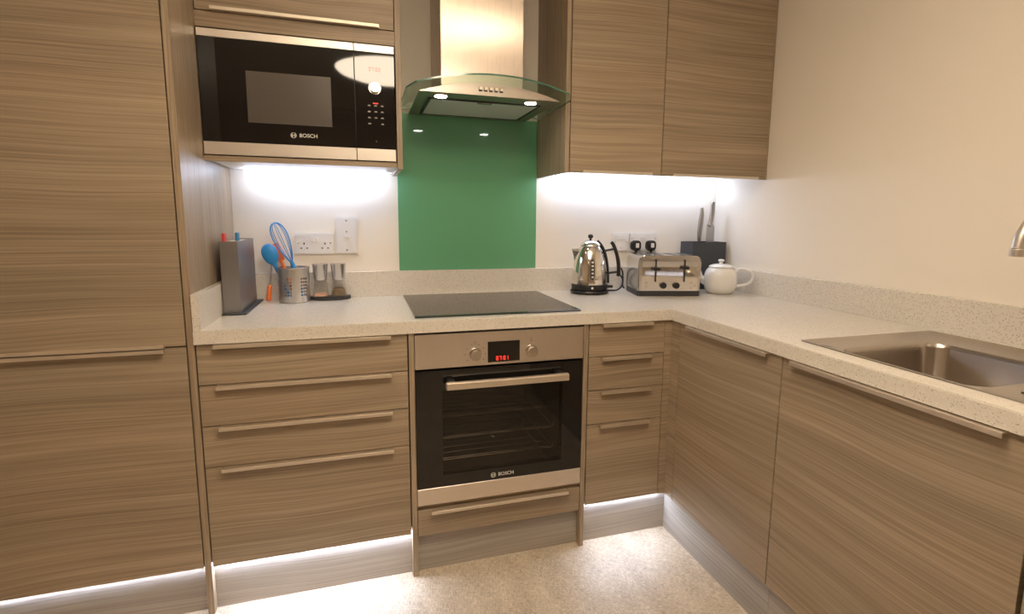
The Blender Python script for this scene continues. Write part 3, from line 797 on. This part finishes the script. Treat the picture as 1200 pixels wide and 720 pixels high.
# whisk
t = thing('whisk', (-.39, -.08, .905), 'blue balloon whisk standing in the perforated steel pot', 'utensil')
a0 = Vector((-.380, -.085, .906)); a1 = Vector((-.411, -.085, 1.045)); top = Vector((-.470, -.083, 1.205)); ax = (top-a1).normalized(); L_ = (top-a1).length
part('handle', tube(BM(), [a0, a0.lerp(a1, .5), a1, a1 + ax*.016], [.0095, .009, .0085, .006], 14), M['blue'], t, smooth=True)
u = ax.cross(Vector((0, 1, 0))).normalized(); w_ = ax.cross(u)
for k in range(4):
    an = PI*k/4 + .0; dv = u*math.cos(an) + w_*math.sin(an); pts = []
    for i in range(25):
        s = i/24; tt = math.sin(s*PI)      # along
        ww = .033*math.sin(2*PI*s)*1.0
        h_ = (1-math.cos(2*PI*s))/2
        rr_ = .034*(h_**.75)*math.sqrt(max(0, 1-h_**2.6))*1.35 + .003*(1-h_)
        pts.append(a1 + ax*(.012 + (L_-.012)*h_) + dv*rr_*(1 if s < .5 else -1))
    part('wire', tube(BM(), pts, (.0022, .0013, .0013, .0013)[k], 6), M['blue'], t, smooth=True)
# orange spatula in pot
t = thing('spatula', (-.42, -.06, .905), 'orange silicone spatula behind the blue spoon in the perforated steel pot', 'utensil')
s0 = Vector((-.405, -.062, .906)); s1 = Vector((-.470, -.045, 1.10)); ax = (s1-s0).normalized()
part('shaft', tube(BM(), [s0, s0.lerp(s1, .80)], [.006, .007], 12), M['orange'], t, smooth=True)
bm = Box(-.015, .015, -.003, .003, -.045, .026, .0028, 2)
rot = Vector((0, 0, 1)).rotation_difference(ax).to_matrix()
for v in bm.verts: v.co = s1 + rot @ v.co
part('blade', bm, M['orange'], t, smooth=True)
# turner standing beside the pot
t = thing('turner', (-.508, -.055, .90), 'utensil with steel shaft and orange grip leaning on the upstand beside the pot', 'utensil')
g0 = Vector((-.5080, -.0560, .9015)); g1 = Vector((-.5020, -.0445, .962)); g2 = Vector((-.4920, -.0260, 1.050)); g3 = Vector((-.4880, -.0200, 1.09))
part('grip', tube(BM(), [g0, g0.lerp(g1, .1), g0.lerp(g1, .9), g1], [.007, .0095, .0085, .006], 14), M['orange'], t, smooth=True)
part('shaft', tube(BM(), [g1, g2, g3], .0035, 10), M['chrome_soft'], t, smooth=True)
part('head', Box(-.523, -.475, -.0180, -.0120, 1.066, 1.112, .0028, 2), M['orange'], t, smooth=True)

# ------------------------------------------------------------------ mills on tray
t = thing('mill_tray', (-.278, -.072, .90), 'small black tray carrying the salt and pepper mills', 'tray')
tp = []
for i in range(25):
    a = PI + PI*i/24; tp.append((-.2800 + .0780*math.cos(a), -.0480 + .0520*math.sin(a)))
tp = tp + [(-.2020, -.0330), (-.3580, -.0330)]
bm = BM(); prism(bm, tp, .9005, .9130, 'z')
part('dish', bm, M['black_soft'], t, smooth=True)
def mill(cx, cy, fill, amount, label):
    t = thing('spice_mill', (cx, cy, .9133), label, 'mill')
    part('head', lathe(BM(), [(.0225, .067), (.0240, .069), (.0245, .072), (.0300, .128), (.0305, .131), (.0295, .1325), (.004, .1328)], cx, cy, .9133, 36), M['steel_toaster'], t, smooth=True)
    g = BM(); lathe(g, [(.0305, .0002), (.0310, .004), (.0230, .066)], cx, cy, .9133, 36, cap1=False)
    lathe(g, [(.0288, .004), (.0210, .066)], cx, cy, .9133, 36, cap1=False)
    part('glass_body', g, M['glass'], t, smooth=True)
    f = BM(); rf = .0283; lathe(f, [(rf, .0045), (rf-.0016-amount*.12, .0045+amount*.8), (rf*.6, .0045+amount*1.05), (.003, .0045+amount*.95)], cx, cy, .9133, 24)
    fo = part('filling', f, M[fill], t); fo['kind'] = 'stuff'
mill(-.3140, -.0650, 'salt', .010, 'steel-topped glass mill with pink salt, nearer the pot')
mill(-.2460, -.0650, 'pepper', .028, 'steel-topped glass mill with dark peppercorns, nearer the hob')

# ------------------------------------------------------------------ kettle
kx, ky = .826, -.124
t = thing('power_base', (kx, ky, .90), 'round black power base under the chrome kettle with trailing cord', 'power base')
part('stand', lathe(BM(), [(.076, .0005), (.0845, .003), (.0865, .010), (.0840, .016), (.074, .0185)], kx, ky, .90, 48), M['black'], t, smooth=True)
part('cord', tube(BM(), smooth_path([(kx+.072, ky+.016, .907), (.950, -.100, .9045), (.985, -.090, .9055), (1.010, -.082, .922), (1.018, -.076, .950), (1.003, -.072, .976), (.992, -.070, .992), (1.000, -.066, 1.004), (1.014, -.060, 1.003), (1.028, -.052, .985), (1.034, -.046, .95), (1.036, -.042, .920), (1.045, -.040, .9045)], 7), .0038, 8), M['black'], t, smooth=True)
t = thing('kettle', (kx, ky, .919), 'polished chrome dome kettle with black handle, left of the toaster', 'kettle')
z0 = .9190
part('collar', lathe(BM(), [(.0780, .0), (.0808, .002), (.0815, .024), (.0805, .0255)], kx, ky, z0, 56), M['black'], t, smooth=True)
prof = [(.0800, .0256), (.0802, .045), (.0790, .070), (.0755, .100), (.0700, .130), (.0620, .158), (.0520, .181), (.0440, .1935)]
part('body', lathe(BM(), prof, kx, ky, z0, 56), M['chrome'], t, smooth=True)
lid = part('lid', lathe(BM(), [(.0455, .1937), (.0465, .1955), (.0450, .200), (.0380, .210), (.0250, .218), (.0100, .2215), (.003, .222)], kx, ky, z0, 48), M['chrome'], t, smooth=True)
bm = BM(); lathe(bm, [(.004, .221), (.0045, .2265)], kx, ky, z0, 20); lathe(bm, [(.002, .2255), (.0080, .2275), (.0118, .2335), (.0118, .2385), (.0080, .2445), (.002, .2465)], kx, ky, z0, 24)
part('lid_knob', bm, M['black'], lid, smooth=True, label='black ball knob')
# spout: wedge on the left side, facing camera-left
RX = Vector((.954, -.300, 0)); FX = Vector((-.300, -.954, 0))   # kettle's right and front
kc = Vector((kx, ky, z0))
def K(r, f, z): return kc + RX*r + FX*f + Vector((0, 0, z))
bm = BM()
pts = []
for zz, rin, rout, hw in ((.120, .068, .070, .006), (.145, .060, .074, .016), (.168, .048, .080, .021), (.180, .044, .084, .023)):
    pts.append([bm.verts.new(K(-rin, hw, zz)), bm.verts.new(K(-rout, 0, zz)), bm.verts.new(K(-rin, -hw, zz))])
for a, b in zip(pts, pts[1:]):
    for j in range(2): bm.faces.new((a[j], a[j+1], b[j+1], b[j]))
r_ = bmesh.ops.solidify(bm, geom=bm.faces[:], thickness=.0015)
part('spout', bm, M['chrome'], t, smooth=True)
bm = BM()
tube(bm, smooth_path([K(.030, 0, .217), K(.050, 0, .196), K(.067, 0, .160), K(.077, 0, .115), K(.082, 0, .060), K(.083, 0, .028)]), .0065, 12)
tube(bm, [K(.062, 0, .172), K(.110, 0, .182)], .0050, 10); tube(bm, [K(.078, 0, .072), K(.122, 0, .078)], .0055, 10)
part('handle_strip', bm, M['black'], t, smooth=True)
hb = BM(); hp = smooth_path([K(.092, 0, .212), K(.103, 0, .200), K(.119, 0, .160), K(.128, 0, .115), K(.130, 0, .075), K(.128, 0, .058)], 6)
tube(hb, [p + RX*(-.0) for p in hp], [.004] + [.0080]*(len(hp)-2) + [.004], 12)
h = part('handle', hb, M['black'], t, smooth=True)
part('handle_trim', tube(BM(), [p + RX*.0078 for p in hp[3:-2]], .0022, 8), M['chrome_soft'], h, smooth=True, label='thin chrome line')
def on_kettle(z, extra=.0006):
    for (ra, za), (rb, zb) in zip(prof, prof[1:]):
        if za <= z <= zb: return ra + (rb-ra)*(z-za)/(zb-za) + extra
    return prof[0][0]
GD = Vector((.954*.05-.3*.998, -.3*.05-.954*.998, 0)).normalized(); GS = Vector((-GD.y, GD.x, 0))
def G(z, s, e): 
    r = on_kettle(z, e); sx = s; return kc + GD*math.sqrt(max(r*r-sx*sx, 0)) + GS*sx + Vector((0, 0, z))
bm = BM(); prev = None; nz_ = 14
for i in range(nz_+1):
    zz = .048 + (.140-.048)*i/nz_; e_ = min(i, nz_-i)
    hw = .0095 if e_ > 1 else (.0075 if e_ == 1 else .004)
    cur = [bm.verts.new(G(zz, -hw, .0016)), bm.verts.new(G(zz, 0, .0018)), bm.verts.new(G(zz, hw, .0016))]
    if prev:
        for j in range(2): bm.faces.new((prev[j], prev[j+1], cur[j+1], cur[j]))
    prev = cur
gw = part('water_window', bm, M['black_soft'], t, smooth=True, label='dark water level window')
for zz in (.058, .074, .090, .106, .122):
    bm = BM(); a = G(zz, -.0045, .0026); b = G(zz, .0045, .0026); c = G(zz+.007, .0045, .0026); d_ = G(zz+.007, -.0045, .0026)
    bm.faces.new([bm.verts.new(p) for p in (a, b, c, d_)]); part('level_mark', bm, M['print'], gw)
bm = BM(); c = kc + GD*.0816 + Vector((0, 0, .0125)); tube(bm, [c, c + GD*.0018], .0048, 18)
part('lamp', bm, M['white_pl'], t, smooth=True, label='small white indicator')
c = kc + RX*.080 + FX*.02 + Vector((0, 0, .014))
part('switch', tube(BM(), [c, c + RX*.022], .0065, 12), M['black'], t, smooth=True)

# ------------------------------------------------------------------ toaster
t = thing('toaster', (1.150, -.206, .90), 'wide polished steel four-slice toaster in front of the sockets', 'toaster', rz=math.radians(-13.4))
W2, D2 = .1400, .1000
def P_(b, **k): return b
b = BM(); prism(b, [(x, z) for x, z in ([(-W2, .022), (W2, .022)] + [(W2-.030+.030*math.cos(math.radians(a)), .148+.030*math.sin(math.radians(a))) for a in range(0, 91, 10)] + [(-W2+.030+.030*math.cos(math.radians(a)), .148+.030*math.sin(math.radians(a))) for a in range(90, 181, 10)])], -D2, D2, 'y')
bmesh.ops.bevel(b, geom=[e for e in b.edges if abs(e.verts[0].co.y-e.verts[1].co.y) < 1e-6 and e.verts[0].co.y < 0 and (e.verts[0].co.z > .03 or e.verts[1].co.z > .03)], offset=.007, segments=3, affect='EDGES')
part('shell', b, M['steel_toaster'], t, smooth=True, local=True)
b = BM(); prism(b, rrect(-W2-.001, W2+.001, -D2-.001, D2+.001, .012, 5), .0005, .0235, 'z')
part('base', b, M['black_soft'], t, smooth=True, local=True)
b = BM(); y_ = -D2
prism(b, [(-.1240, .0245), (.1240, .0245), (.1240, .128), (-.1240, .128)], y_-.0012, y_+.002, 'y')
part('front_panel', b, M['chrome'], t, local=True, label='mirror-polished front panel')
b = BM(); v_ = [( -.1240, .1285), (.1240, .1285), (.1240, .152), (-.1240, .152)]
vs_ = [b.verts.new((x, y_ - (.0020 if z < .14 else .0034), z)) for x, z in v_] + [b.verts.new((x, y_+.002, z)) for x, z in v_]
b.faces.new(vs_[:4]); b.faces.new(vs_[4:][::-1])
for i in range(4): b.faces.new((vs_[i], vs_[i+4], vs_[(i+1) % 4+4], vs_[(i+1) % 4]))
part('front_step', b, M['steel_toaster'], t, local=True)
for sx in (-.0640, .0640):
    s_ = part('lever_slot', Box(sx-.0022, sx+.0022, y_-.0074, y_-.0008, .0640, .1620), M['black'], t, local=True)
    part('lever', Box(sx-.0160, sx+.0160, y_-.0200, y_-.0070, .1140 if sx < 0 else .1200, .1265 if sx < 0 else .1325, .002), M['black'], t, smooth=True, local=True)
for sx in (-.0290, .0290):
    part('knob', cyl_y(BM(), sx, .0480, y_-.0010, y_-.0120, .0148, 28, .0135), M['black'], t, smooth=True, local=True)
for sx in (-.095, -.035, .035, .095):
    part('bread_slot', Box(sx-.0150, sx+.0150, -.075, .075, .1770, .1787), M['black'], t, local=True)
b = BM()
for sx, sz in ((-.103, .060), (-.103, .043), (.098, .060), (.112, .048), (.098, .038)):
    n = 12; tube(b, [(sx+.0045*math.cos(2*PI*i/n), y_-.0012, sz+.0045*math.sin(2*PI*i/n)) for i in range(n)], .0006, 4, closed=True)
part('button', b, M['print_brown'], t, local=True)

# ------------------------------------------------------------------ knife block and knives
t = thing('knife_block', (1.447, -.078, .90), 'dark grey knife block in the back right corner', 'knife block')
b = BM(); X0, X1, Y0, Y1 = 1.3560, 1.5440, -.1280, -.0260; th = .004
box(b, X0, X1, Y0, Y0+th, .9005, 1.128); box(b, X0, X1, Y1-th, Y1, .9005, 1.128); box(b, X0, X0+th, Y0+th, Y1-th, .9005, 1.128); box(b, X1-th, X1, Y0+th, Y1-th, .9005, 1.128); box(b, X0+th, X1-th, Y0+th, Y1-th, .9005, .906)
part('case', b, M['slate'], t)
b = BM(); box(b, X0+th, 1.4105, Y0+th, Y1-th, 1.100, 1.122); box(b, 1.4245, 1.4540, Y0+th, Y1-th, 1.100, 1.122); box(b, 1.5010, X1-th, Y0+th, Y1-th, 1.100, 1.122)
ins = part('insert', b, M['black'], t)
t = thing('knife', (1.4170, -.09, 1.0), 'steel-handled knife in the dark block, the slimmer one on the left', 'knife', 'knives in the block')
b = BM(); kp = smooth_path([(1.4170, -.090, 1.128), (1.4150, -.091, 1.160), (1.4180, -.092, 1.210), (1.4210, -.093, 1.260), (1.4190, -.094, 1.292)], 5)
tube(b, kp, [.0065 + .0060*math.sin(PI*min(1, max(0, i/(len(kp)-1)))) for i in range(len(kp))], 12)
part('handle', b, M['steel_knife'], t, smooth=True)
part('blade', Box(1.4135, 1.4200, -.0910, -.0890, .940, 1.130, .0005), M['chrome_soft'], t)
t = thing('knife', (1.4760, -.09, 1.0), 'large steel knife in the dark block, the taller one near the corner', 'knife', 'knives in the block')
b = BM(); prism(b, [(1.4560, 1.124), (1.4560, 1.205), (1.4640, 1.212), (1.4700, 1.216), (1.4860, 1.216), (1.4990, 1.200), (1.4990, 1.124)][::-1], -.0915, -.0885, 'y')
box(b, 1.4570, 1.4980, -.0910, -.0890, .930, 1.125)
part('blade', b, M['steel_knife'], t)
b = BM(); kp = smooth_path([(1.4660, -.090, 1.204), (1.4760, -.090, 1.225), (1.4830, -.090, 1.270), (1.4830, -.090, 1.322)], 6)
tube(b, kp, [.006] + [.0115]*(len(kp)-2) + [.008], 12)
part('handle', b, M['steel_knife'], t, smooth=True)

# ------------------------------------------------------------------ teapot
tx, ty = 1.4180, -.2650
t = thing('teapot', (tx, ty, .90), 'plain white china teapot between the toaster and the right wall', 'teapot')
part('body', lathe(BM(), [(.050, .0006), (.056, .003), (.0670, .018), (.0725, .040), (.0738, .062), (.0720, .084), (.0665, .102), (.0570, .115), (.0500, .120)], tx, ty, .90, 56), M['white_china'], t, smooth=True)
lid = part('lid', lathe(BM(), [(.0540, .1205), (.0555, .1225), (.0480, .1290), (.0300, .1345), (.0120, .1370)], tx, ty, .90, 48), M['white_china'], t, smooth=True)
part('lid_knob', lathe(BM(), [(.0090, .1360), (.0075, .1420), (.0130, .1470), (.0145, .1510), (.0110, .1555), (.003, .1570)], tx, ty, .90, 28), M['white_china'], lid, smooth=True)
HR = Vector((.72, -.69, 0)).normalized(); tc_ = Vector((tx, ty, .90))
hp = smooth_path([tc_ + HR*.062 + Z*.106, tc_ + HR*.092 + Z*.116, tc_ + HR*.128 + Z*.104, tc_ + HR*.136 + Z*.076, tc_ + HR*.116 + Z*.048, tc_ + HR*.068 + Z*.036], 8)
part('handle', tube(BM(), hp, .0062, 14), M['white_china'], t, smooth=True)
SR = Vector((-.80, .60, 0)).normalized()
sp = smooth_path([tc_ + SR*.060 + Z*.050, tc_ + SR*.088 + Z*.068, tc_ + SR*.098 + Z*.098, tc_ + SR*.116 + Z*.120], 6)
k_ = len(sp); part('spout', tube(BM(), sp, [.020 - .012*i/(k_-1) for i in range(k_)], 18), M['white_china'], t, smooth=True)

# ------------------------------------------------------------------ lamps of the room and added fill (above and behind the viewpoint)
t = thing('pendant_lamp', (.02, -1.72, 2.06), 'round opal glass pendant lamp hanging in front of the cabinets', 'lamp')
part('shade', lathe(BM(), [(.004, -.055), (.10, -.048), (.20, -.030), (.27, -.004), (.285, .010), (.27, .016), (.03, .040)], .02, -1.72, 2.06, 48), M['lamp'], t, smooth=True)
part('cord', tube(BM(), [(.02, -1.72, 2.09), (.02, -1.72, H-.03)], .004, 8), M['black'], t)
part('ceiling_rose', lathe(BM(), [(.05, H-.03), (.05, H-.001)], .02, -1.72, 0, 24), M['white_pl'], t)
for i, (lx, ly, lab) in enumerate(((.60, -1.66, 'recessed ceiling downlight nearest the wall cabinets'), (.95, -3.4, 'unseen fill light added as a ceiling downlight in the far right of the room'), (-1.3, -3.2, 'unseen fill light added as a ceiling downlight in the far left of the room'))):  # the two far downlights are unseen fill, added to light the cabinet fronts
    t = thing('downlight', (lx, ly, H-.004), lab, 'lamp', 'recessed downlights')
    part('rim', lathe(BM(), [(.052, H-.006), (.052, H-.0005)], lx, ly, 0, 32), M['chrome_soft'], t)
    part('lens', lathe(BM(), [(.044, H-.0085), (.044, H-.0062)], lx, ly, 0, 32), M['down'], t)
